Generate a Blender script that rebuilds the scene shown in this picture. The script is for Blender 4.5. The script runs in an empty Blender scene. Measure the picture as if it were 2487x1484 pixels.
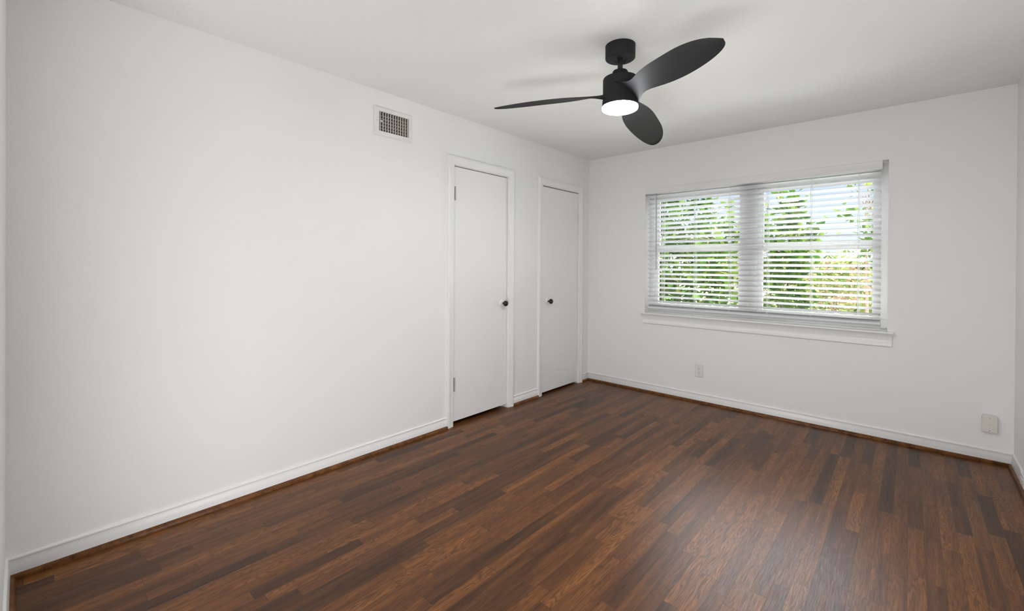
import bpy, bmesh, math, random
from mathutils import Vector, Matrix
from math import sin, cos, pi, radians as R

S = bpy.context.scene
COL = S.collection
random.seed(7)

# ------------------------------------------------------------------ camera
ROOM_W, ROOM_L, H = 3.163, 4.274, 2.44          # x 0..W, y -L..0
FPX, CYPX = 1072.9, 649.4
yaw, pitch, roll = 0.73384, -0.004474, 0.005968
cam_data = bpy.data.cameras.new('camera')
cam = bpy.data.objects.new('camera', cam_data); COL.objects.link(cam)
fw = Vector((-sin(yaw)*cos(pitch), cos(yaw)*cos(pitch), sin(pitch)))
r0 = Vector((cos(yaw), sin(yaw), 0)); u0 = r0.cross(fw)
rr = r0*cos(roll) + u0*sin(roll); uu = u0*cos(roll) - r0*sin(roll)
m = Matrix((rr, uu, -fw)).transposed().to_4x4()
m.translation = Vector((2.665, -4.230, 1.268))
cam.matrix_world = m
cam_data.sensor_fit = 'HORIZONTAL'; cam_data.sensor_width = 36.0
cam_data.lens = FPX/2487*36.0
cam_data.shift_y = (CYPX - 742.0)/2487
cam_data.clip_start = 0.01; cam_data.clip_end = 300
S.camera = cam

# ------------------------------------------------------------------ world, sun, fill lights, exposure
S.view_settings.view_transform = 'Standard'
S.view_settings.look = 'None'
S.view_settings.exposure = 0.26
S.view_settings.gamma = 1.0
S.view_settings.use_curve_mapping = False
world = bpy.data.worlds.new('sky'); S.world = world; world.use_nodes = True
wn = world.node_tree.nodes; wl = world.node_tree.links; wn.clear()
wo = wn.new('ShaderNodeOutputWorld'); wb = wn.new('ShaderNodeBackground')
tc = wn.new('ShaderNodeTexCoord'); sx = wn.new('ShaderNodeSeparateXYZ'); cr = wn.new('ShaderNodeValToRGB')
wl.new(tc.outputs['Generated'], sx.inputs[0]); wl.new(sx.outputs['Z'], cr.inputs[0])
cr.color_ramp.elements[0].position = 0.0; cr.color_ramp.elements[0].color = (0.88, 0.94, 1.0, 1)
cr.color_ramp.elements[1].position = 0.22; cr.color_ramp.elements[1].color = (0.50, 0.68, 1.0, 1)
# upper sky boosted to light the room: radiance climbs above the horizon band
SKY_HIGH = 15.0
mr = wn.new('ShaderNodeMapRange'); mr.interpolation_type = 'SMOOTHSTEP'
mr.inputs[1].default_value = 0.18; mr.inputs[2].default_value = 0.30; mr.inputs[3].default_value = 1.0; mr.inputs[4].default_value = SKY_HIGH
mc = wn.new('ShaderNodeMix'); mc.data_type = 'RGBA'
mf = wn.new('ShaderNodeMapRange'); mf.inputs[1].default_value = 0.20; mf.inputs[2].default_value = 0.42
wl.new(sx.outputs['Z'], mf.inputs[0]); wl.new(mf.outputs[0], mc.inputs[0]); wl.new(cr.outputs[0], mc.inputs[6]); mc.inputs[7].default_value = (.96, .98, 1, 1)
wl.new(sx.outputs['Z'], mr.inputs[0]); wl.new(mc.outputs[2], wb.inputs[0]); wl.new(mr.outputs[0], wb.inputs['Strength'])
wl.new(wb.outputs[0], wo.inputs[0])

def lamp(name, kind, loc, aim, energy, color=(1, 1, 1), size=None, size_y=None, angle=None):
    d = bpy.data.lights.new(name, kind); d.energy = energy; d.color = color
    if kind == 'AREA':
        d.shape = 'RECTANGLE'; d.size = size; d.size_y = size_y or size
    if angle: d.angle = angle
    o = bpy.data.objects.new(name, d); COL.objects.link(o)
    o.location = loc
    o.rotation_euler = (Vector(aim)-Vector(loc)).to_track_quat('-Z', 'Y').to_euler()
    return o
lamp('sun', 'SUN', (6, 12, 14), (1.6, 0, 0.8), 9.0, (1, .95, .87), angle=R(1.0))
# area light added below the sill outdoors, standing in for light off the ground
lamp('ground_bounce_fill', 'AREA', (1.9, 2.0, .25), (1.6, 0.0, 1.40), 155, (1, .99, .98), 4.0, 1.6)
# narrow area light added inside the blind to put a highlight on the floor
wd = lamp('floor_highlight_fill', 'AREA', (1.78, -.27, 1.36), (2.02, -1.61, .53), 2.0, (.94, .955, 1), 1.45, .95)
wd.data.spread = R(54)
# low area light added behind the camera to brighten the room evenly
lamp('hall_fill', 'AREA', (2.3, -4.72, .24), (1.1, -1.8, 2.3), 36, (.98, .992, 1), 1.7, .5)

# ------------------------------------------------------------------ materials
def mat(name, color=(.8, .8, .8), rough=.5, metal=0, spec=.5):
    mt = bpy.data.materials.new(name); mt.use_nodes = True
    b = mt.node_tree.nodes['Principled BSDF']
    b.inputs['Base Color'].default_value = (*color, 1)
    b.inputs['Roughness'].default_value = rough
    b.inputs['Metallic'].default_value = metal
    b.inputs['Specular IOR Level'].default_value = spec
    return mt
def nodes(mt):
    nt = mt.node_tree
    return nt, nt.nodes['Principled BSDF']
class G:
    """tiny node-graph writer"""
    def __init__(s, nt): s.nt = nt
    def n(s, t, **kw):
        x = s.nt.nodes.new(t)
        for k, v in kw.items(): setattr(x, k, v)
        return x
    def put(s, sock, v):
        if hasattr(v, 'is_output'): s.nt.links.new(v, sock)
        else: sock.default_value = v
    def m(s, op, a, b=0.0, c=0.0):
        x = s.n('ShaderNodeMath', operation=op)
        for i, v in enumerate((a, b, c)): s.put(x.inputs[i], v)
        return x.outputs[0]
    def vec(s, a, b, c):
        x = s.n('ShaderNodeCombineXYZ')
        for i, v in enumerate((a, b, c)): s.put(x.inputs[i], v)
        return x.outputs[0]
    def noise(s, v, scale=1, detail=2, rough=.5, dist=0):
        x = s.n('ShaderNodeTexNoise'); s.put(x.inputs['Vector'], v)
        x.inputs['Scale'].default_value = scale; x.inputs['Detail'].default_value = detail
        x.inputs['Roughness'].default_value = rough; x.inputs['Distortion'].default_value = dist
        return x.outputs[0]
    def white(s, v, dim='2D'):
        x = s.n('ShaderNodeTexWhiteNoise', noise_dimensions=dim)
        s.put(x.inputs['W' if dim == '1D' else 'Vector'], v)
        return x.outputs[0], x.outputs[1]
    def ramp(s, f, stops):
        x = s.n('ShaderNodeValToRGB'); s.put(x.inputs[0], f)
        e = x.color_ramp.elements
        while len(e) < len(stops): e.new(.5)
        for k, (p, c) in zip(e, stops): k.position = p; k.color = (*c, 1)
        return x.outputs[0]
    def mix(s, f, a, b, mode='MIX'):
        x = s.n('ShaderNodeMix', data_type='RGBA', blend_type=mode)
        s.put(x.inputs[0], f)
        for i, v in ((6, a), (7, b)): s.put(x.inputs[i], v if hasattr(v, 'is_output') else (*v, 1))
        return x.outputs[2]
    def smooth(s, f, lo, hi):
        x = s.n('ShaderNodeMapRange', interpolation_type='SMOOTHSTEP')
        s.put(x.inputs[0], f); x.inputs[1].default_value = lo; x.inputs[2].default_value = hi
        return x.outputs[0]
def bumped(mt, scale, dist, strength=.5, detail=3):
    nt, b = nodes(mt); g = G(nt)
    geo = g.n('ShaderNodeNewGeometry')
    h = g.noise(geo.outputs['Position'], scale, detail)
    bp = g.n('ShaderNodeBump'); bp.inputs['Strength'].default_value = strength; bp.inputs['Distance'].default_value = dist
    nt.links.new(h, bp.inputs['Height']); nt.links.new(bp.outputs[0], b.inputs['Normal'])
    return mt

M = {}
M['wall'] = bumped(mat('wall_paint', (.87, .868, .862), .55, spec=.35), 130, .0016, .35)
M['ceiling'] = bumped(mat('ceiling_paint', (.88, .878, .872), .8, spec=.2), 90, .004, .4)
M['trim'] = bumped(mat('white_trim_enamel', (.88, .88, .875), .32), 60, .0005, .25)
M['door'] = bumped(mat('white_door_paint', (.87, .865, .855), .42), 70, .0005, .25)
M['vinyl'] = mat('white_window_vinyl', (.84, .835, .81), .4)
M['slat'] = mat('white_blind_slat', (.78, .78, .80), .45)
M['cord'] = mat('white_blind_cord', (.85, .85, .83), .8)
M['wand'] = mat('clear_grey_wand', (.45, .45, .46), .2)
M['knob'] = mat('black_knob_metal', (.012, .012, .013), .22)
M['steel'] = mat('brushed_steel', (.55, .54, .52), .35, 1)
M['darksteel'] = mat('aged_hinge_steel', (.40, .39, .37), .4, .5)
M['plastic'] = mat('white_plastic', (.78, .775, .76), .35)
M['almond'] = mat('almond_plastic', (.74, .72, .66), .4)
M['slot'] = mat('dark_slot', (.02, .018, .016), .7)
M['register'] = mat('white_register_enamel', (.80, .80, .79), .4)
M['fin'] = mat('register_fin_enamel', (.70, .66, .61), .45)
M['duct'] = mat('dark_duct_interior', (.03, .024, .02), .9)
M['rod'] = mat('black_rod_metal', (.015, .015, .016), .4)

def fan_black():
    mt = mat('matte_black_fan', (.032, .033, .036), .6, spec=.12)
    nt, b = nodes(mt); g = G(nt)
    geo = g.n('ShaderNodeNewGeometry')
    d = g.noise(geo.outputs['Position'], 9, 6, .65)
    f = g.smooth(d, .56, .78)
    d2 = g.noise(geo.outputs['Position'], 260, 2)
    f = g.m('MULTIPLY', f, g.smooth(d2, .5, .75))
    nt.links.new(g.mix(g.m('MULTIPLY', f, .25), (.026, .027, .029), (.2, .2, .2)), b.inputs['Base Color'])
    return mt
M['fan'] = fan_black()

def emit(name, color, s):
    mt = bpy.data.materials.new(name); mt.use_nodes = True
    nt = mt.node_tree; nt.nodes.clear()
    e = nt.nodes.new('ShaderNodeEmission'); o = nt.nodes.new('ShaderNodeOutputMaterial')
    e.inputs[0].default_value = (*color, 1); e.inputs[1].default_value = s
    nt.links.new(e.outputs[0], o.inputs[0]); return mt
M['lens'] = emit('lit_opal_lens', (.97, .985, 1), 90.0)

def glass():
    mt = bpy.data.materials.new('window_glass'); mt.use_nodes = True
    nt = mt.node_tree; nt.nodes.clear(); g = G(nt)
    o = g.n('ShaderNodeOutputMaterial'); t = g.n('ShaderNodeBsdfTransparent'); s = g.n('ShaderNodeBsdfGlossy')
    t.inputs[0].default_value = (.96, .97, .96, 1); s.inputs['Roughness'].default_value = .02
    fr = g.n('ShaderNodeFresnel'); fr.inputs[0].default_value = 1.45
    mx = g.n('ShaderNodeMixShader')
    nt.links.new(fr.outputs[0], mx.inputs[0]); nt.links.new(t.outputs[0], mx.inputs[1]); nt.links.new(s.outputs[0], mx.inputs[2])
    nt.links.new(mx.outputs[0], o.inputs[0]); return mt
M['glass'] = glass()

def oak_floor():
    mt = mat('dark_oak_strip_floor', (.1, .04, .02), .33, spec=.28)
    nt, b = nodes(mt); g = G(nt)
    geo = g.n('ShaderNodeNewGeometry'); sp = g.n('ShaderNodeSeparateXYZ'); nt.links.new(geo.outputs['Position'], sp.inputs[0])
    x, y = sp.outputs[0], sp.outputs[1]
    u = g.m('DIVIDE', g.m('ADD', x, 5.0), .0572); i = g.m('FLOOR', u); fu = g.m('FRACT', u)
    r1, _ = g.white(i, '1D'); r2, _ = g.white(g.m('ADD', i, 137.3), '1D')
    ln = g.m('MULTIPLY_ADD', r2, .55, .38)
    v = g.m('DIVIDE', g.m('ADD', y, g.m('MULTIPLY_ADD', r1, 9.0, 20.0)), ln)
    j = g.m('FLOOR', v); fv = g.m('FRACT', v)
    idv = g.vec(i, j, 0.0)
    val, rc = g.white(idv, '2D')
    rs = g.n('ShaderNodeSeparateXYZ'); nt.links.new(rc, rs.inputs[0])
    ra, rb, rg = rs.outputs
    off = g.m('MULTIPLY', rb, 83.0)
    # broad tone clouds along the strip
    cl = g.noise(g.vec(g.m('ADD', g.m('MULTIPLY', x, 30.0), off), g.m('MULTIPLY', y, 2.0), off), 1, 4, .6)
    # cathedral figure: contour lines of a stretched noise
    fig = g.noise(g.vec(g.m('ADD', g.m('MULTIPLY', x, 17.0), off), g.m('MULTIPLY', y, 1.9), off), 1, 2.2, .45)
    fine = g.noise(g.vec(g.m('MULTIPLY', x, 60.0), g.m('MULTIPLY', y, 9.0), off), 1, 2)
    ph = g.m('MULTIPLY', g.m('MULTIPLY_ADD', fine, .035, fig), g.m('MULTIPLY_ADD', rg, 130.0, 90.0))
    ring = g.m('MULTIPLY_ADD', g.m('SINE', ph), .5, .5)
    ring = g.m('POWER', ring, 2.2)
    fib = g.noise(g.vec(g.m('MULTIPLY', x, 420.0), g.m('MULTIPLY', y, 13.0), off), 1, 3, .6)
    fibs = g.smooth(fib, .38, .66)
    tone = g.m('MULTIPLY_ADD', cl, .95, g.m('MULTIPLY_ADD', val, .50, -.26))
    base = g.ramp(tone, [(0.0, (.027, .0115, .0055)), (.25, (.080, .0305, .0100)), (.50, (.156, .0600, .0168)), (.75, (.256, .1040, .0265)), (1.0, (.42, .190, .050))])
    hue = g.mix(g.m('MULTIPLY', ra, .30), base, g.mix(1.0, base, (1.05, .86, .86), 'MULTIPLY'))
    amt = g.m('MULTIPLY', ring, g.m('MULTIPLY_ADD', g.m('POWER', ra, 2.0), .60, .16))
    c1 = g.mix(amt, hue, g.mix(1.0, hue, (.26, .24, .26), 'MULTIPLY'))
    c2 = g.mix(g.m('MULTIPLY', fibs, .55), c1, g.mix(1.0, c1, (.50, .47, .46), 'MULTIPLY'))
    # seams
    sx_ = g.m('GREATER_THAN', g.m('ABSOLUTE', g.m('SUBTRACT', fu, .5)), .489)
    sy_ = g.m('LESS_THAN', g.m('MULTIPLY', fv, ln), .0016)
    seam = g.m('MAXIMUM', g.m('MULTIPLY', sx_, .62), g.m('MULTIPLY', sy_, .85))
    col = g.mix(seam, c2, (.010, .005, .004))
    nt.links.new(col, b.inputs['Base Color'])
    rough = g.m('MULTIPLY_ADD', fibs, .08, g.m('MULTIPLY_ADD', cl, .10, .26))
    nt.links.new(rough, b.inputs['Roughness'])
    bp = g.n('ShaderNodeBump'); bp.inputs['Strength'].default_value = .25; bp.inputs['Distance'].default_value = .0012
    hgt = g.m('SUBTRACT', g.m('MULTIPLY_ADD', g.white(g.m('ADD', i, 7.7), '1D')[0], .2, g.m('MULTIPLY', fibs, -.25)), seam)
    nt.links.new(hgt, bp.inputs['Height']); nt.links.new(bp.outputs[0], b.inputs['Normal'])
    return mt
M['floor'] = oak_floor()

def shoe_wood():
    mt = mat('brown_shoe_moulding', (.13, .05, .018), .4, spec=.25)
    nt, b = nodes(mt); g = G(nt)
    geo = g.n('ShaderNodeNewGeometry')
    n1 = g.noise(geo.outputs['Position'], 22, 6, .65)
    nt.links.new(g.ramp(n1, [(.3, (.055, .021, .008)), (.52, (.150, .057, .015)), (.78, (.25, .105, .026))]), b.inputs['Base Color'])
    return mt
M['shoe'] = shoe_wood()

def leaf(name, stops, trans=.45):
    mt = bpy.data.materials.new(name); mt.use_nodes = True
    nt = mt.node_tree; nt.nodes.clear(); g = G(nt)
    geo = g.n('ShaderNodeNewGeometry'); o = g.n('ShaderNodeOutputMaterial')
    c = g.ramp(geo.outputs['Random Per Island'], stops)
    d = g.n('ShaderNodeBsdfDiffuse'); t = g.n('ShaderNodeBsdfTranslucent'); mx = g.n('ShaderNodeMixShader')
    nt.links.new(c, d.inputs[0]); nt.links.new(c, t.inputs[0]); mx.inputs[0].default_value = trans
    nt.links.new(d.outputs[0], mx.inputs[1]); nt.links.new(t.outputs[0], mx.inputs[2]); nt.links.new(mx.outputs[0], o.inputs[0])
    return mt
M['leaf_big'] = leaf('broad_green_leaf', [(0, (0.0186, 0.0527, 0.0074)), (.5, (0.0434, 0.0992, 0.0124)), (.85, (0.0992, 0.1550, 0.0217)), (1, (0.1674, 0.1984, 0.0434))])
M['leaf_mid'] = leaf('mid_green_leaf', [(0, (0.0248, 0.0558, 0.0112)), (.5, (0.0558, 0.1054, 0.0186)), (1, (0.1364, 0.1674, 0.0434))])
M['leaf_gold'] = leaf('yellow_green_leaf', [(0, (0.0496, 0.0806, 0.0155)), (.45, (0.1302, 0.1550, 0.0434)), (.75, (0.2108, 0.2046, 0.0930)), (.86, (0.1860, 0.0992, 0.0713)), (1, (0.2232, 0.1612, 0.1178))])
M['bark'] = bumped(mat('grey_brown_bark', (.16, .10, .075), .9), 40, .01, .6)
M['brick'] = mat('pink_brick', (.22, .135, .115), .9)
M['roof'] = mat('blue_grey_roof', (.15, .18, .23), .8)
def turf():
    mt = mat('garden_grass', (.16, .26, .06), .95)
    nt, b = nodes(mt); g = G(nt)
    geo = g.n('ShaderNodeNewGeometry')
    n1 = g.noise(geo.outputs['Position'], 3, 6, .7)
    nt.links.new(g.ramp(n1, [(.3, (.06, .10, .025)), (.55, (.14, .18, .06)), (.75, (.25, .20, .13))]), b.inputs['Base Color'])
    return mt
M['grass'] = turf()

# ------------------------------------------------------------------ mesh helpers
def box(bm, x0, x1, y0, y1, z0, z1):
    vs = [bm.verts.new((x, y, z)) for x in (x0, x1) for y in (y0, y1) for z in (z0, z1)]
    for q in ((0, 1, 3, 2), (4, 6, 7, 5), (0, 4, 5, 1), (2, 3, 7, 6), (0, 2, 6, 4), (1, 5, 7, 3)):
        bm.faces.new([vs[k] for k in q])
    return vs
def prism(bm, ring_a, ring_b):
    a = [bm.verts.new(p) for p in ring_a]; b = [bm.verts.new(p) for p in ring_b]
    n = len(a)
    for k in range(n):
        bm.faces.new((a[k], a[(k+1) % n], b[(k+1) % n], b[k]))
    bm.faces.new(a[::-1]); bm.faces.new(b)
def lathe(bm, prof, c, n=48, axis=Vector((0, 0, 1))):
    """prof: (radius, height along axis); closed with caps where radius > 0 at the ends"""
    q = Vector((0, 0, 1)).rotation_difference(axis); c = Vector(c)
    rings = []
    for r, h in prof:
        if r < 1e-6: rings.append([bm.verts.new(c + q @ Vector((0, 0, h)))])
        else: rings.append([bm.verts.new(c + q @ Vector((r*cos(2*pi*k/n), r*sin(2*pi*k/n), h))) for k in range(n)])
    for A, B in zip(rings, rings[1:]):
        for k in range(n):
            k2 = (k+1) % n
            if len(A) == 1 and len(B) == 1: continue
            if len(A) == 1: bm.faces.new((A[0], B[k2], B[k]))
            elif len(B) == 1: bm.faces.new((A[k], A[k2], B[0]))
            else: bm.faces.new((A[k], A[k2], B[k2], B[k]))
    if len(rings[0]) > 1: bm.faces.new(rings[0][::-1])
    if len(rings[-1]) > 1: bm.faces.new(rings[-1])
def tube(bm, pts, rad, n=8):
    rings = []
    for k, p in enumerate(pts):
        p = Vector(p); a = Vector(pts[max(k-1, 0)]); b = Vector(pts[min(k+1, len(pts)-1)])
        t = (b-a).normalized(); s = t.cross(Vector((0, 0, 1)))
        if s.length < 1e-3: s = t.cross(Vector((1, 0, 0)))
        s.normalize(); w = t.cross(s); rk = rad[k] if isinstance(rad, (list, tuple)) else rad
        rings.append([bm.verts.new(p + (s*cos(2*pi*i/n) + w*sin(2*pi*i/n))*rk) for i in range(n)])
    for A, B in zip(rings, rings[1:]):
        for i in range(n): bm.faces.new((A[i], A[(i+1) % n], B[(i+1) % n], B[i]))
    bm.faces.new(rings[0][::-1]); bm.faces.new(rings[-1])
def B(): return bmesh.new()
def obj(name, bm, mt, parent=None, smooth=0, bevel=0, segs=2):
    bmesh.ops.recalc_face_normals(bm, faces=bm.faces[:])
    me = bpy.data.meshes.new(name); bm.to_mesh(me); bm.free()
    me.materials.append(M[mt] if isinstance(mt, str) else mt)
    o = bpy.data.objects.new(name, me); COL.objects.link(o)
    if smooth:
        for f in me.polygons: f.use_smooth = True
        md = o.modifiers.new('edges', 'EDGE_SPLIT'); md.split_angle = R(smooth)
    if bevel:
        md = o.modifiers.new('bevel', 'BEVEL'); md.width = bevel; md.segments = segs; md.limit_method = 'ANGLE'; md.angle_limit = R(40)
    if parent:
        o.parent = parent; o.matrix_parent_inverse = Matrix.Translation(-parent.location)
    return o
def thing(name, loc, label, cat, group=None):
    o = bpy.data.objects.new(name, None); o.empty_display_size = .1; COL.objects.link(o)
    o.location = loc; o['label'] = label; o['category'] = cat
    if group: o['group'] = group
    return o
def setting(o, label, cat):
    o['kind'] = 'structure'; o['label'] = label; o['category'] = cat
    return o
def struct(name, bm, mt, label, cat, **kw): return setting(obj(name, bm, mt, **kw), label, cat)

# ------------------------------------------------------------------ room shell
T = .12
D1 = (-1.960, -1.330); D2 = (-.836, -.206); DZ = 2.052       # closet door openings (y ranges) and head height
WX0, WX1, WZ0, WZ1 = .665, 2.543, .783, 2.056                # window opening
HX0, HX1, HZ = .80, 3.04, 2.05                               # doorway the camera stands in
bm = B(); box(bm, -.95, ROOM_W+.6, -5.75, .0, -.05, 0)
struct('floor', bm, 'floor', 'dark brown oak strip floor running toward the window wall', 'floor')
bm = B(); box(bm, -.95, ROOM_W+.6, -5.75, .16, H, H+.05)
struct('ceiling', bm, 'ceiling', 'white textured ceiling around the black fan', 'ceiling')
bm = B()
VH = (-2.624, -2.388, 2.170, 2.302)                            # hole behind the air register
for y0, y1, z0, z1 in ((-4.394, VH[0], 0, H), (VH[0], VH[1], 0, VH[2]), (VH[0], VH[1], VH[3], H), (VH[1], D1[0], 0, H), (D1[0], D1[1], DZ, H), (D1[1], D2[0], 0, H), (D2[0], D2[1], DZ, H), (D2[1], .16, 0, H)):
    box(bm, -T, 0, y0, y1, z0, z1)
struct('wall_left', bm, 'wall', 'long white wall with two closet doors', 'wall')
bm = B()
for x0, x1, z0, z1 in ((0, WX0, 0, H), (WX1, ROOM_W, 0, H), (WX0, WX1, 0, WZ0), (WX0, WX1, WZ1, H)):
    box(bm, x0, x1, 0, .16, z0, z1)
struct('wall_back', bm, 'wall', 'white wall holding the window with blinds', 'wall')
bm = B(); box(bm, ROOM_W, ROOM_W+T, -4.394, .16, 0, H)
struct('wall_right', bm, 'wall', 'sliver of white wall at the right edge', 'wall')
bm = B()
for x0, x1, z0, z1 in ((0, HX0, 0, H), (HX1, ROOM_W, 0, H), (HX0, HX1, HZ, H)):
    box(bm, x0, x1, -ROOM_L-T, -ROOM_L, z0, z1)
struct('wall_near', bm, 'wall', 'sliver of white wall at the left edge', 'wall')
bm = B()                                                       # hallway behind the doorway
box(bm, .40, .52, -5.75, -4.394, 0, H); box(bm, 3.45, 3.57, -5.75, -4.394, 0, H); box(bm, .52, 3.45, -5.75, -5.63, 0, H)
box(bm, ROOM_W+T, 3.45, -4.394, -4.274, 0, H)
struct('wall_hall', bm, 'wall', 'white hallway walls behind the doorway', 'wall')
for n, (a, b) in (('wall_closet', D1), ('wall_closet', D2)):   # closed closets behind the two doors
    bm = B()
    box(bm, -.90, -.86, a-.1, b+.1, 0, DZ+.2); box(bm, -.86, -T, a-.1, a-.06, 0, DZ+.2); box(bm, -.86, -T, b+.06, b+.1, 0, DZ+.2)
    box(bm, -.86, -T, a-.06, b+.06, DZ+.16, DZ+.2)
    struct(n, bm, 'wall', 'closet interior walls behind the ' + ('left' if b < -1 else 'right') + ' closet door', 'wall')

# baseboards (p = distance from the wall, z)
BASE = [(0, 0), (.0130, 0), (.0130, .036), (.0125, .044), (.0110, .053), (.0088, .061), (.0070, .068), (.0064, .0725), (.0072, .0755), (.0092, .077), (.0098, .080), (.0088, .084), (.006, .0868), (0, .0875)]
SHOE = [(.0131, 0), (.030, 0), (.0295, .008), (.0265, .015), (.021, .0195), (.0131, .0215)]
def run(bm, prof, side, a, b, ma=0, mb=0):
    def pt(s, p, z):
        return {'left': (p, s, z), 'right': (ROOM_W-p, s, z), 'back': (s, -p, z), 'near': (s, -ROOM_L+p, z)}[side]
    prism(bm, [pt(a+ma*p, p, z) for p, z in prof], [pt(b-mb*p, p, z) for p, z in prof])
CW = .066                                                      # casing width
runs = {'left': [(-ROOM_L, D1[0]-CW-.004, 1, 0), (D1[1]+CW+.004, D2[0]-CW-.004, 0, 0), (D2[1]+CW+.004, 0, 0, 1)],
        'back': [(0, ROOM_W, 1, 1)], 'right': [(-ROOM_L, 0, 1, 1)], 'near': [(0, HX0-.08, 1, 0)]}
where = {'left': ['left of the left closet door', 'between the two closet doors', 'between right closet door and corner'],
         'back': ['under the window wall'], 'right': ['at the right edge'], 'near': ['at the left edge']}
tn = 0
for side, L in runs.items():
    for (a, b, ma, mb), w in zip(L, where[side]):
        bm = B(); run(bm, BASE, side, a, b, ma, mb)
        struct('baseboard_'+side, bm, 'trim', 'white moulded baseboard ' + w, 'baseboard', smooth=55)
        bm = B(); run(bm, SHOE, side, a, b, ma, mb); tn += 1
        struct('trim_%d' % tn, bm, 'shoe', 'brown wooden shoe moulding ' + w, 'trim', smooth=50)

# ------------------------------------------------------------------ closet doors
CAS = [(0, 0), (0, .009), (.003, .0115), (.018, .0125), (.034, .0155), (.046, .0200), (.060, .0205), (.0655, .0175), (.066, 0)]
def casing(y0, y1, zt):
    bm = B()
    e = .004                                                    # reveal from the jamb edge
    yi, yj, zi = y0-e, y1+e, zt+e
    prism(bm, [(d, yi-w, 0) for w, d in CAS], [(d, yi-w, zi+w) for w, d in CAS])
    prism(bm, [(d, yj+w, 0) for w, d in CAS], [(d, yj+w, zi+w) for w, d in CAS])
    prism(bm, [(d, yi-w, zi+w) for w, d in CAS], [(d, yj+w, zi+w) for w, d in CAS])
    # stops behind the slab
    box(bm, -.085, -.062, y0, y0+.012, 0, zt); box(bm, -.085, -.062, y1-.012, y1, 0, zt); box(bm, -.085, -.062, y0+.012, y1-.012, zt-.012, zt)
    return bm
def closet_door(name, rng, slab, rec, knob_y, knob_z, hinge_y, hinges, label, ztop, zbot):
    d = bpy.data.objects.new(name, None); COL.objects.link(d); d.location = (0, sum(rng)/2, 0)
    setting(d, label, 'door')
    obj('door_frame', casing(*rng, DZ), 'trim', d, smooth=35)
    bm = B(); box(bm, -rec-.035, -rec, slab[0], slab[1], zbot, ztop)
    obj('door_slab', bm, 'door', d, bevel=.0015)
    # knob: rose, neck, ball
    bm = B()
    lathe(bm, [(.031, 0), (.031, .003), (.027, .007), (.014, .008), (.012, .012)], (-rec, knob_y, knob_z), 32, Vector((1, 0, 0)))
    rose = obj('knob_rose', bm, 'door', d, smooth=40); rose['label'] = 'white painted knob rose'
    bm = B()
    lathe(bm, [(.009, .010), (.0085, .020), (.010, .027), (.019, .031), (.0245, .039), (.0250, .046), (.0215, .055), (.013, .061), (0, .063)], (-rec, knob_y, knob_z), 32, Vector((1, 0, 0)))
    k = obj('door_knob', bm, 'knob', d, smooth=50); k['label'] = 'round black door knob'
    for hz in hinges:
        bm = B()
        for q in range(5):
            z0 = hz-.05+q*.02
            lathe(bm, [(.0050, 0), (.0050, .0188)], (.0035, hinge_y, z0), 14)
        lathe(bm, [(.0035, -.004), (.0066, -.0015), (.0066, .0)], (.0035, hinge_y, hz-.05), 14)
        lathe(bm, [(.0066, .0), (.0066, .0015), (.0035, .004)], (.0035, hinge_y, hz+.05), 14)
        s = 1 if hinge_y < sum(rng)/2 else -1
        box(bm, -rec-.001, -rec+.0012, min(hinge_y, hinge_y+s*.010), max(hinge_y, hinge_y+s*.010), hz-.05, hz+.05)
        box(bm, -.004, .0012, hinge_y-s*.006-.002, hinge_y-s*.006+.002, hz-.05, hz+.05)
        obj('hinge', bm, 'darksteel' if name == 'door_1' else 'door', d, smooth=40)
    return d
closet_door('door_1', D1, (D1[0]+.004, D1[1]-.004), .010, -1.392, .934, -1.950, (1.832, .325),
            'white flat closet door left of the other, hinged on its left', 2.046, .030)
closet_door('door_2', D2, (D2[0]+.004, D2[1]-.004), .005, -.742, .916, -.212, (1.820, .312),
            'white flat closet door nearest the corner, hinged on its right', 2.043, .022)

# ------------------------------------------------------------------ window
win = bpy.data.objects.new('window_1', None); COL.objects.link(win); win.location = (1.604, 0, WZ0)
setting(win, 'double white hung window looking onto the leafy garden', 'window')
GL = ((.762, 1.510), (1.706, 2.450))                           # glass x ranges
bm = B()
F0, F1 = .100, .158
box(bm, WX0, WX0+.048, F0, F1, .80, WZ1); box(bm, WX1-.048, WX1, F0, F1, .80, WZ1)
box(bm, WX0+.048, WX1-.048, F0, F1, 1.985, WZ1); box(bm, WX0+.048, WX1-.048, F0, F1, .80, .842)
box(bm, 1.556, 1.662, F0-.006, F1, .842, 1.985)
box(bm, 1.598, 1.602, F0-.010, F0-.006, .842, 1.985)
box(bm, 1.520, 1.556, F0+.004, F0+.012, .842, 1.985); box(bm, 1.662, 1.698, F0+.004, F0+.012, .842, 1.985)
obj('window_frame', bm, 'vinyl', win, bevel=.002)
for (g0, g1) in GL:
    for zlo, zhi, gz0, gz1, yy in ((.842, 1.452, .896, 1.410, .106), (1.412, 1.985, 1.455, 1.925, .130)):
        x0 = max(WX0+.048, g0-.05) if g0 < 1 else 1.662
        x1 = 1.556 if g0 < 1 else WX1-.048
        bm = B()
        box(bm, x0, g0, yy, yy+.022, zlo, zhi); box(bm, g1, x1, yy, yy+.022, zlo, zhi)
        box(bm, g0, g1, yy, yy+.022, zlo, gz0); box(bm, g0, g1, yy, yy+.022, gz1, zhi)
        s = obj('sash', bm, 'vinyl', win, bevel=.002)
        bm = B(); box(bm, g0, g1, yy+.009, yy+.013, gz0, gz1)
        p = obj('pane', bm, 'glass'); p.parent = s; p.matrix_parent_inverse = s.matrix_world.inverted()
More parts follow.
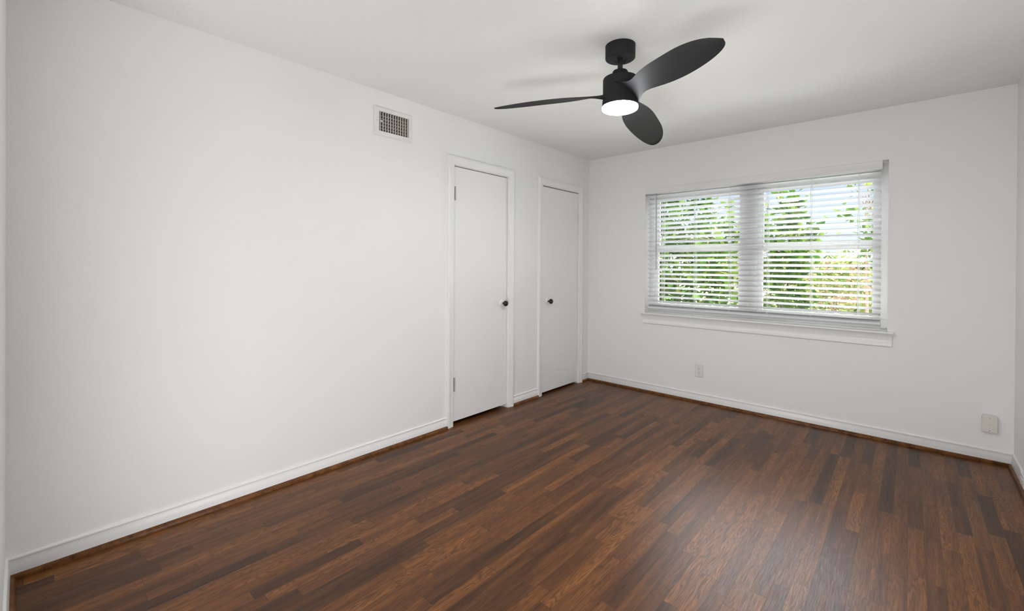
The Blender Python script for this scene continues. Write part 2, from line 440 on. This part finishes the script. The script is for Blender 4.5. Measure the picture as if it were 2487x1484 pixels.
# stool and apron
bm = B()
NOSE = [(.10, .784), (-.028, .784), (-.033, .786), (-.0355, .7915), (-.033, .797), (-.028, .7995), (.10, .8005)]
prism(bm, [(WX0, y, z) if y > 0 else (.632, y, z) for y, z in NOSE], [(WX1, y, z) if y > 0 else (2.575, y, z) for y, z in NOSE])
bm.free(); bm = B()
prism(bm, [(.632, min(y, -.0002), z) for y, z in NOSE], [(2.577, min(y, -.0002), z) for y, z in NOSE])
box(bm, WX0, WX1, -.0002, .0995, .784, .8005)
obj('window_sill', bm, 'trim', win, smooth=40)
bm = B()
AP = [(0, .690), (-.006, .690), (-.012, .694), (-.0135, .705), (-.0125, .716), (-.0085, .726), (-.0075, .734), (-.0095, .745), (-.0135, .760), (-.0155, .768), (-.020, .774), (-.022, .7838), (0, .7838)]
def ax0(z): return .640 + (.7838-z)/.094*.018
def ax1(z): return 2.570 - (0.012*max(0, 1-(z-.690)/.014)**2)
prism(bm, [(ax0(z), y, z) for y, z in AP], [(ax1(z), y, z) for y, z in AP])
obj('window_apron', bm, 'trim', win, smooth=40)

# ------------------------------------------------------------------ window blind
bl = thing('window_blind', (1.6, .03, 1.99), 'white two inch slatted blind with open slats in the window', 'window blind')
bm = B(); box(bm, .690, 2.503, .008, .056, 1.992, 2.046)
obj('headrail', bm, 'slat', bl, bevel=.002)
bm = B()
VP = [(.004, 1.994), (-.004, 1.994), (-.006, 1.998), (-.006, 2.003), (-.004, 2.007), (-.004, 2.046), (-.006, 2.050), (-.006, 2.053), (-.004, 2.0555), (.004, 2.0555)]
prism(bm, [(.667, y, z) for y, z in VP], [(2.508, y, z) for y, z in VP])
obj('valance', bm, 'vinyl', bl, smooth=30)
def slat_mesh():
    bm = B(); n = 6; up, dn = [], []
    for k in range(n+1):
        t = k/n; y = .008+.045*t; z = .0100-.020*t + .0022*(1-(2*t-1)**2)
        up.append((y, z+.0014)); dn.append((y, z-.0014))
    ring = up + dn[::-1]
    prism(bm, [(.692, y, z) for y, z in ring], [(2.503, y, z) for y, z in ring])
    return bm
proto = obj('slat', slat_mesh(), 'slat', bl, smooth=50)
zs = [1.9650 - .0455*k for k in range(1, 25)]
proto.location = (0, 0, 1.965)
proto.matrix_parent_inverse = Matrix.Translation(-bl.location)
for z in zs:
    o = proto.copy(); COL.objects.link(o); o.parent = bl; o.matrix_parent_inverse = Matrix.Translation(-bl.location); o.location = (0, 0, z)
for z in (.8395, .845):                                        # spare slats stacked on the bottom rail
    o = proto.copy(); COL.objects.link(o); o.parent = bl; o.matrix_parent_inverse = Matrix.Translation(-bl.location); o.location = (0, 0, z+.014)
bm = B()
prism(bm, [(.692, .008+y, .838+z) for y, z in ((0, .008), (.045, -.014), (.045, .002), (0, .024))],
      [(2.503, .008+y, .838+z) for y, z in ((0, .008), (.045, -.014), (.045, .002), (0, .024))])
obj('bottom_rail', bm, 'slat', bl, bevel=.003)
for x in (.841, 1.151, 1.455, 1.758, 2.068, 2.368):
    bm = B()
    for yy in (.0055, .0555):
        box(bm, x-.0012, x+.0012, yy-.0008, yy+.0008, .845, 1.992)
        box(bm, x+.008, x+.0098, yy-.0008, yy+.0008, .845, 1.992)
    obj('ladder_cord', bm, 'cord', bl)
bm = B(); tube(bm, [(.783, -.004, 1.993), (.783, -.005, 1.9), (.787, -.005, 1.24), (.787, -.005, 1.232)], [.003, .0045, .0045, .003], 10)
obj('tilt_wand', bm, 'wand', bl, smooth=40)

# ------------------------------------------------------------------ air register
vy0, vy1, vz0, vz1 = -2.661, -2.359, 2.137, 2.335
iy0, iy1, iz0, iz1 = -2.624, -2.388, 2.170, 2.302
vt = thing('air_register', (0, (vy0+vy1)/2, (vz0+vz1)/2), 'white metal air register high on the long wall', 'air vent')
bm = B()
def frame_ring(bm, a, b):                                      # rings of (y0,y1,z0,z1,x)
    def rg(q): return [bm.verts.new((q[4], y, z)) for y, z in ((q[0], q[2]), (q[1], q[2]), (q[1], q[3]), (q[0], q[3]))]
    A, Bq = rg(a), rg(b)
    for k in range(4): bm.faces.new((A[k], A[(k+1) % 4], Bq[(k+1) % 4], Bq[k]))
e = .009
frame_ring(bm, (vy0, vy1, vz0, vz1, 0.0005), (vy0, vy1, vz0, vz1, .004))
frame_ring(bm, (vy0, vy1, vz0, vz1, .004), (vy0+.008, vy1-.008, vz0+.008, vz1-.008, e))
frame_ring(bm, (vy0+.008, vy1-.008, vz0+.008, vz1-.008, e), (iy0, iy1, iz0, iz1, e))
frame_ring(bm, (iy0, iy1, iz0, iz1, e), (iy0, iy1, iz0, iz1, .0))
bmesh.ops.remove_doubles(bm, verts=bm.verts[:], dist=1e-5)
obj('register_frame', bm, 'register', vt)
bm = B()
for q in ((-.119, -.115, iy0, iy1, iz0, iz1), (-.115, -.001, iy0, iy0+.001, iz0, iz1), (-.115, -.001, iy1-.001, iy1, iz0, iz1),
          (-.115, -.001, iy0+.001, iy1-.001, iz0, iz0+.001), (-.115, -.001, iy0+.001, iy1-.001, iz1-.001, iz1)): box(bm, *q)
obj('duct_opening', bm, 'duct', vt)
for k in range(12):
    y = iy0 + (iy1-iy0)*(k+.62)/12
    fp = [(.0080, y-.0014), (.0080, y+.0014), (-.0060, y+.0012), (-.0060, y-.0012)]
    bm = B(); prism(bm, [(x, max(yy, iy0+.0012), iz0+.0012) for x, yy in fp], [(x, max(yy, iy0+.0012), iz1-.0012) for x, yy in fp])
    obj('fin', bm, 'fin', vt)
for k in range(1, 6):
    z = iz0 + (iz1-iz0)*k/6
    bm = B(); box(bm, -.020, -.0075, iy0+.0012, iy1-.0012, z-.0013, z+.0013)
    obj('rear_fin', bm, 'fin', vt)
for y in (vy0+.018, vy1-.014):
    bm = B(); lathe(bm, [(.0035, 0), (.0030, .0015), (0, .002)], (e, y, (vz0+vz1)/2), 14, Vector((1, 0, 0)))
    obj('screw', bm, 'steel', vt, smooth=40)
bm = B(); box(bm, .0091, .0125, iy0+.004, iy0+.018, 2.232, 2.238); lathe(bm, [(.0045, 0), (.0045, .010), (0, .012)], (.0091, iy0+.014, 2.235), 14, Vector((1, 0, 0)))
obj('damper_lever', bm, 'register', vt, smooth=40)

# ------------------------------------------------------------------ wall plates
def receptacle(parent, c, right, up, out, sub='receptacle'):
    """duplex half: rounded face with two slots and a ground hole"""
    c, right, up, out = (Vector(v) for v in (c, right, up, out))
    bm = B(); n = 28; rg = []
    for k in range(n):
        a = 2*pi*k/n; rg.append(c + right*.0165*cos(a) + up*max(-.0125, min(.0125, .0165*sin(a))))
    prism(bm, rg, [p + out*.0022 for p in rg])
    f = obj(sub, bm, 'plastic', parent)
    bm = B()
    for s, h in ((-.0063, .0042), (.0063, .0034)):
        q = c + right*s + up*.0025 + out*.0022
        pr = [q + right*a*.0011 + up*b*h for a, b in ((-1, -1), (1, -1), (1, 1), (-1, 1))]
        prism(bm, pr, [p + out*.0004 for p in pr])
    q = c - up*.0075 + out*.0022
    pr = [q + right*.0024*cos(2*pi*k/12) + up*.0024*sin(2*pi*k/12) for k in range(12)]
    prism(bm, pr, [p + out*.0004 for p in pr])
    s = obj('slot', bm, 'slot'); s.parent = f; s.matrix_parent_inverse = f.matrix_world.inverted()
    return f
def plate(parent, c, right, up, out, w, h, th, mt='plastic', z0=.0005):
    c, right, up, out = (Vector(v) for v in (c, right, up, out))
    bm = B()
    def ring(i, o): return [c + right*a*(w/2-i) + up*b*(h/2-i) + out*o for a, b in ((-1, -1), (1, -1), (1, 1), (-1, 1))]
    ra, rb, rc = [[bm.verts.new(p) for p in q] for q in (ring(0, z0), ring(0, th*.45), ring(.004, th))]
    for A, C in ((ra, rb), (rb, rc)):
        for k in range(4): bm.faces.new((A[k], A[(k+1) % 4], C[(k+1) % 4], C[k]))
    bm.faces.new(ra[::-1]); bm.faces.new(rc)
    return obj('cover_plate', bm, mt, parent)
ou = thing('wall_outlet', (1.209, 0, .298), 'white duplex outlet low on the wall under the window', 'outlet')
plate(ou, (1.209, 0, .298), (1, 0, 0), (0, 0, 1), (0, -1, 0), .076, .120, .0065)
for dz in (.0195, -.0195): receptacle(ou, (1.209, -.0066, .298+dz), (1, 0, 0), (0, 0, 1), (0, -1, 0))
bm = B(); lathe(bm, [(.003, 0), (.0025, .001), (0, .0014)], (1.209, -.0066, .298), 12, Vector((0, -1, 0)))
obj('screw', bm, 'plastic', ou, smooth=40)

cx = thing('coax_jack', (3.053, 0, .252), 'almond cable jack plate standing off the wall near the right corner', 'cable jack')
bm = B(); box(bm, 3.026, 3.084, -.0165, -.0005, .2085, .3135)
obj('mounting_box', bm, 'almond', cx, bevel=.001)
plate(cx, (3.055, -.0167, .2525), (1, 0, 0), (0, 0, 1), (0, -1, 0), .072, .108, .007, 'almond')
for dz in (.040, -.040):
    bm = B(); lathe(bm, [(.0036, 0), (.003, .0012), (0, .0018)], (3.055, -.0237, .2525+dz), 14, Vector((0, -1, 0)))
    obj('screw', bm, 'darksteel', cx, smooth=40)
bm = B()
lathe(bm, [(.0068, 0), (.0068, .0025)], (3.055, -.0237, .2525), 6, Vector((0, -1, 0)))
lathe(bm, [(.0047, .0025), (.0047, .011), (.002, .011), (.002, .006), (0, .006)], (3.055, -.0237, .2525), 16, Vector((0, -1, 0)))
obj('connector', bm, 'steel', cx, smooth=40)

bo = thing('baseboard_outlet', (ROOM_W, -.428, .066), 'white outlet lying sideways on the baseboard at the right edge', 'outlet')
plate(bo, (ROOM_W-.0132, -.428, .066), (0, -1, 0), (0, 0, 1), (-1, 0, 0), .116, .072, .0065)
for dy in (.0195, -.0195): receptacle(bo, (ROOM_W-.0198, -.428+dy, .066), (0, 0, 1), (0, 1, 0), (-1, 0, 0))
bm = B(); lathe(bm, [(.003, 0), (.0025, .001), (0, .0014)], (ROOM_W-.0198, -.428, .066), 12, Vector((-1, 0, 0)))
obj('screw', bm, 'plastic', bo, smooth=40)

# ------------------------------------------------------------------ ceiling fan
FX, FY = 1.510, -2.099
fan = thing('ceiling_fan', (FX, FY, H), 'black three blade ceiling fan with lit round lamp in the middle of the ceiling', 'ceiling fan')
def part(name, prof, mt='fan', n=64, sm=35):
    bm = B(); lathe(bm, prof, (FX, FY, 0), n); return obj(name, bm, mt, fan, smooth=sm)
part('canopy', [(0, 2.372), (.037, 2.372), (.037, 2.3705), (.040, 2.3695), (.074, 2.3695), (.077, 2.372), (.078, 2.376), (.078, 2.4395), (0, 2.4395)])
part('downrod', [(0, 2.30), (.0135, 2.30), (.0135, 2.374), (0, 2.374)], 'rod', 24)
part('collar', [(0, 2.262), (.040, 2.262), (.040, 2.300), (.037, 2.305), (.016, 2.306), (0, 2.306)])
part('motor_housing', [(0, 2.158), (.0895, 2.158), (.0895, 2.258), (.087, 2.265), (.080, 2.268), (0, 2.268)])
part('light_ring', [(0, 2.1165), (.0930, 2.1165), (.0935, 2.120), (.0920, 2.145), (.0895, 2.1575), (0, 2.1575)])
part('lamp_lens', [(0, 2.0965), (.070, 2.0970), (.086, 2.0985), (.0920, 2.102), (.0930, 2.107), (.0930, 2.1163), (0, 2.1163)], 'lens')
def blade(angle, droop):
    """propeller blade: stations along the radius, twisted, thin aerofoil section"""
    bm = B(); N = 48; K = 12; rows = []
    ax = Vector((cos(angle), sin(angle), 0)); ct = Vector((-sin(angle), cos(angle), 0)); up = Vector((0, 0, 1))
    r_in, r_out = .052, .684
    for i in range(N+1):
        t = 1-(1-i/N)**2
        r = r_in + (r_out-r_in)*t
        # half chords toward +ct (trailing, low) and -ct (leading, high)
        s = t
        base = .034 + .050*math.exp(-((s)/.10)**2) + .058*(1/(1+math.exp(-(s-.24)/.075)))
        tm = math.sqrt(max(0.0, 1-max(0.0, (s-.66)/.34)**2.3)); tp = math.sqrt(max(0.0, 1-max(0.0, (s-.46)/.54)**1.9))
        hp, hm = max(base*tp, .0005), max(base*tm, .0005)        # trailing and leading half chords
        tipf = (tp+tm)/2
        shift = .010*sin(pi*s) + .024*s*s
        th = R(13 + 20*math.exp(-(s/.16)**1.6))
        zc = 2.173 - droop*s*s
        thick = .007*(1-.55*s)*max(.12, tipf)
        row_u, row_d = [], []
        for k in range(K+1):
            q = -1+2*k/K
            w = (q*hp if q > 0 else q*hm) + shift
            prof = (1-q*q)
            p = Vector((FX, FY, zc)) + ax*r + (ct*cos(th) - up*sin(th))*w + up*(.006*prof)
            nrm = (up*cos(th) + ct*sin(th))
            row_u.append(bm.verts.new(p + nrm*thick*(.12+.5*prof))); row_d.append(bm.verts.new(p - nrm*thick*(.12+.5*prof)))
        rows.append(row_u + row_d[::-1])
    for A, C in zip(rows, rows[1:]):
        n = len(A)
        for k in range(n): bm.faces.new((A[k], A[(k+1) % n], C[(k+1) % n], C[k]))
    bm.faces.new(rows[0][::-1]); bm.faces.new(rows[-1])
    return obj('blade', bm, 'fan', fan, smooth=60)
for a, dr in ((-150, .024), (-29, .020), (97, .095)): blade(R(a), dr)
lg = bpy.data.lights.new('fan_lamp', 'AREA'); lg.shape = 'DISK'; lg.size = .17; lg.energy = 4; lg.color = (1, .985, .96)
lo = bpy.data.objects.new('fan_lamp', lg); COL.objects.link(lo); lo.location = (FX, FY, 2.095)

# ------------------------------------------------------------------ garden outside
bm = B(); box(bm, -14, 16, .16, 40, -.75, -.6)
struct('ground', bm, 'grass', 'sunlit grassy garden ground beyond the window', 'ground')
def foliage(cx, cy, cz, sx, sy, sz, n, size, mt, seed, clumps=40, aspect=.55):
    rnd = random.Random(seed); vs, fs = [], []
    cl = []
    for _ in range(clumps):
        while True:
            p = Vector((rnd.uniform(-1, 1), rnd.uniform(-1, 1), rnd.uniform(-1, 1)))
            if p.length < 1: break
        cl.append((p, rnd.uniform(.12, .3)))
    for _ in range(n):
        p, rad = rnd.choice(cl)
        q = p + Vector((rnd.gauss(0, rad*.6), rnd.gauss(0, rad*.6), rnd.gauss(0, rad*.6)))
        c = Vector((cx+q.x*sx, cy+q.y*sy, cz+q.z*sz))
        d = Vector((rnd.gauss(0, 1), rnd.gauss(0, 1), rnd.gauss(-.5, .5))).normalized()
        w = d.cross(Vector((rnd.gauss(0, .5), rnd.gauss(0, .5), 1))).normalized(); nn = d.cross(w)
        l = size*rnd.uniform(.7, 1.3); b = len(vs)
        vs += [c-d*l*.5, c-d*l*.15+w*l*aspect*.5+nn*l*.08, c+d*l*.22+w*l*aspect*.38+nn*l*.08, c+d*l*.55-nn*l*.08,
               c+d*l*.22-w*l*aspect*.38+nn*l*.08, c-d*l*.15-w*l*aspect*.5+nn*l*.08, c+d*l*.05]
        fs += [(b, b+1, b+6), (b+1, b+2, b+6), (b+2, b+3, b+6), (b+3, b+4, b+6), (b+4, b+5, b+6), (b+5, b, b+6)]
    me = bpy.data.meshes.new('foliage'); me.from_pydata([tuple(v) for v in vs], [], fs); me.materials.append(M[mt])
    return me
def plant(name, label, cat, x, y, z, sx, sy, sz, n, size, mt, seed, trunk=.03, aspect=.55, clumps=40, group=None):
    t = thing(name, (x, y, -.6), label, cat, group)
    f = bpy.data.objects.new('foliage', foliage(x, y, z, sx, sy, sz, n, size, mt, seed, clumps, aspect)); COL.objects.link(f)
    f.parent = t; f.matrix_parent_inverse = Matrix.Translation(-t.location)
    rnd = random.Random(seed+1); bm = B()
    top = z+sz*.5
    tube(bm, [(x, y, -.6), (x+rnd.uniform(-.04, .04), y, (z-.6)/2), (x+rnd.uniform(-.1, .1), y+.05, z), (x+rnd.uniform(-.15, .15), y, top)], [trunk, trunk*.8, trunk*.55, trunk*.2], 8)
    for k in range(9):
        a = rnd.uniform(0, 2*pi); zz = z-sz*.5+rnd.random()*sz
        tube(bm, [(x, y+.03, zz-.15), (x+cos(a)*sx*.4, y+sin(a)*sy*.4, zz+.05), (x+cos(a)*sx*.85, y+sin(a)*sy*.85, zz+.25)], [trunk*.4, trunk*.28, trunk*.1], 6)
    obj('trunk', bm, 'bark', t, smooth=60)
    return t
plant('garden_shrub', 'broad leaved green shrub outside the left half of the window', 'shrub', -.35, 2.95, 1.35, 1.05, .55, 1.85, 4200, .14, 'leaf_big', 11, .022, clumps=130)
plant('garden_tree', 'dark leafy tree outside right of the window mullion', 'tree', 1.12, 4.1, 1.1, .50, .5, 1.75, 1700, .15, 'leaf_big', 23, .03, clumps=70)
plant('garden_tree', 'thin tree outside the right end of the window, bare twigs against the sky', 'tree', 2.25, 3.7, 1.95, .34, .4, .75, 240, .11, 'leaf_mid', 31, .025)
plant('garden_bush', 'yellow green bush with reddish leaves low outside the right window', 'shrub', 1.75, 5.6, .2, 1.5, .7, .95, 4200, .09, 'leaf_gold', 41, .03, clumps=90)
plant('garden_bush', 'pale bush behind the reddish one in the garden', 'shrub', -.6, 9.0, .9, 2.4, 1.2, 1.6, 4200, .13, 'leaf_gold', 47, .05, clumps=90)
plant('garden_tree', 'tall green tree at the back of the garden on the left', 'tree', -5.6, 10.5, 2.6, 2.3, 1.6, 2.6, 4500, .17, 'leaf_mid', 53, .12, clumps=80)
plant('garden_bush', 'pale hedge bush at the back of the garden in front of the shed', 'shrub', 1.6, 12.0, .55, 3.0, .9, 1.0, 3500, .15, 'leaf_gold', 59, .05, clumps=80)
sh = thing('garden_shed', (3.4, 16, -.6), 'pink brick outbuilding with blue grey roof beyond the garden', 'shed')
bm = B(); box(bm, 1.0, 6.0, 15.0, 18.0, -.6, 1.42); obj('shed_wall', bm, 'brick', sh)
bm = B(); prism(bm, [(.8, 14.7, 1.40), (.8, 16.5, 2.1), (.8, 18.3, 1.40)], [(6.2, 14.7, 1.40), (6.2, 16.5, 2.1), (6.2, 18.3, 1.40)]); obj('shed_roof', bm, 'roof', sh)
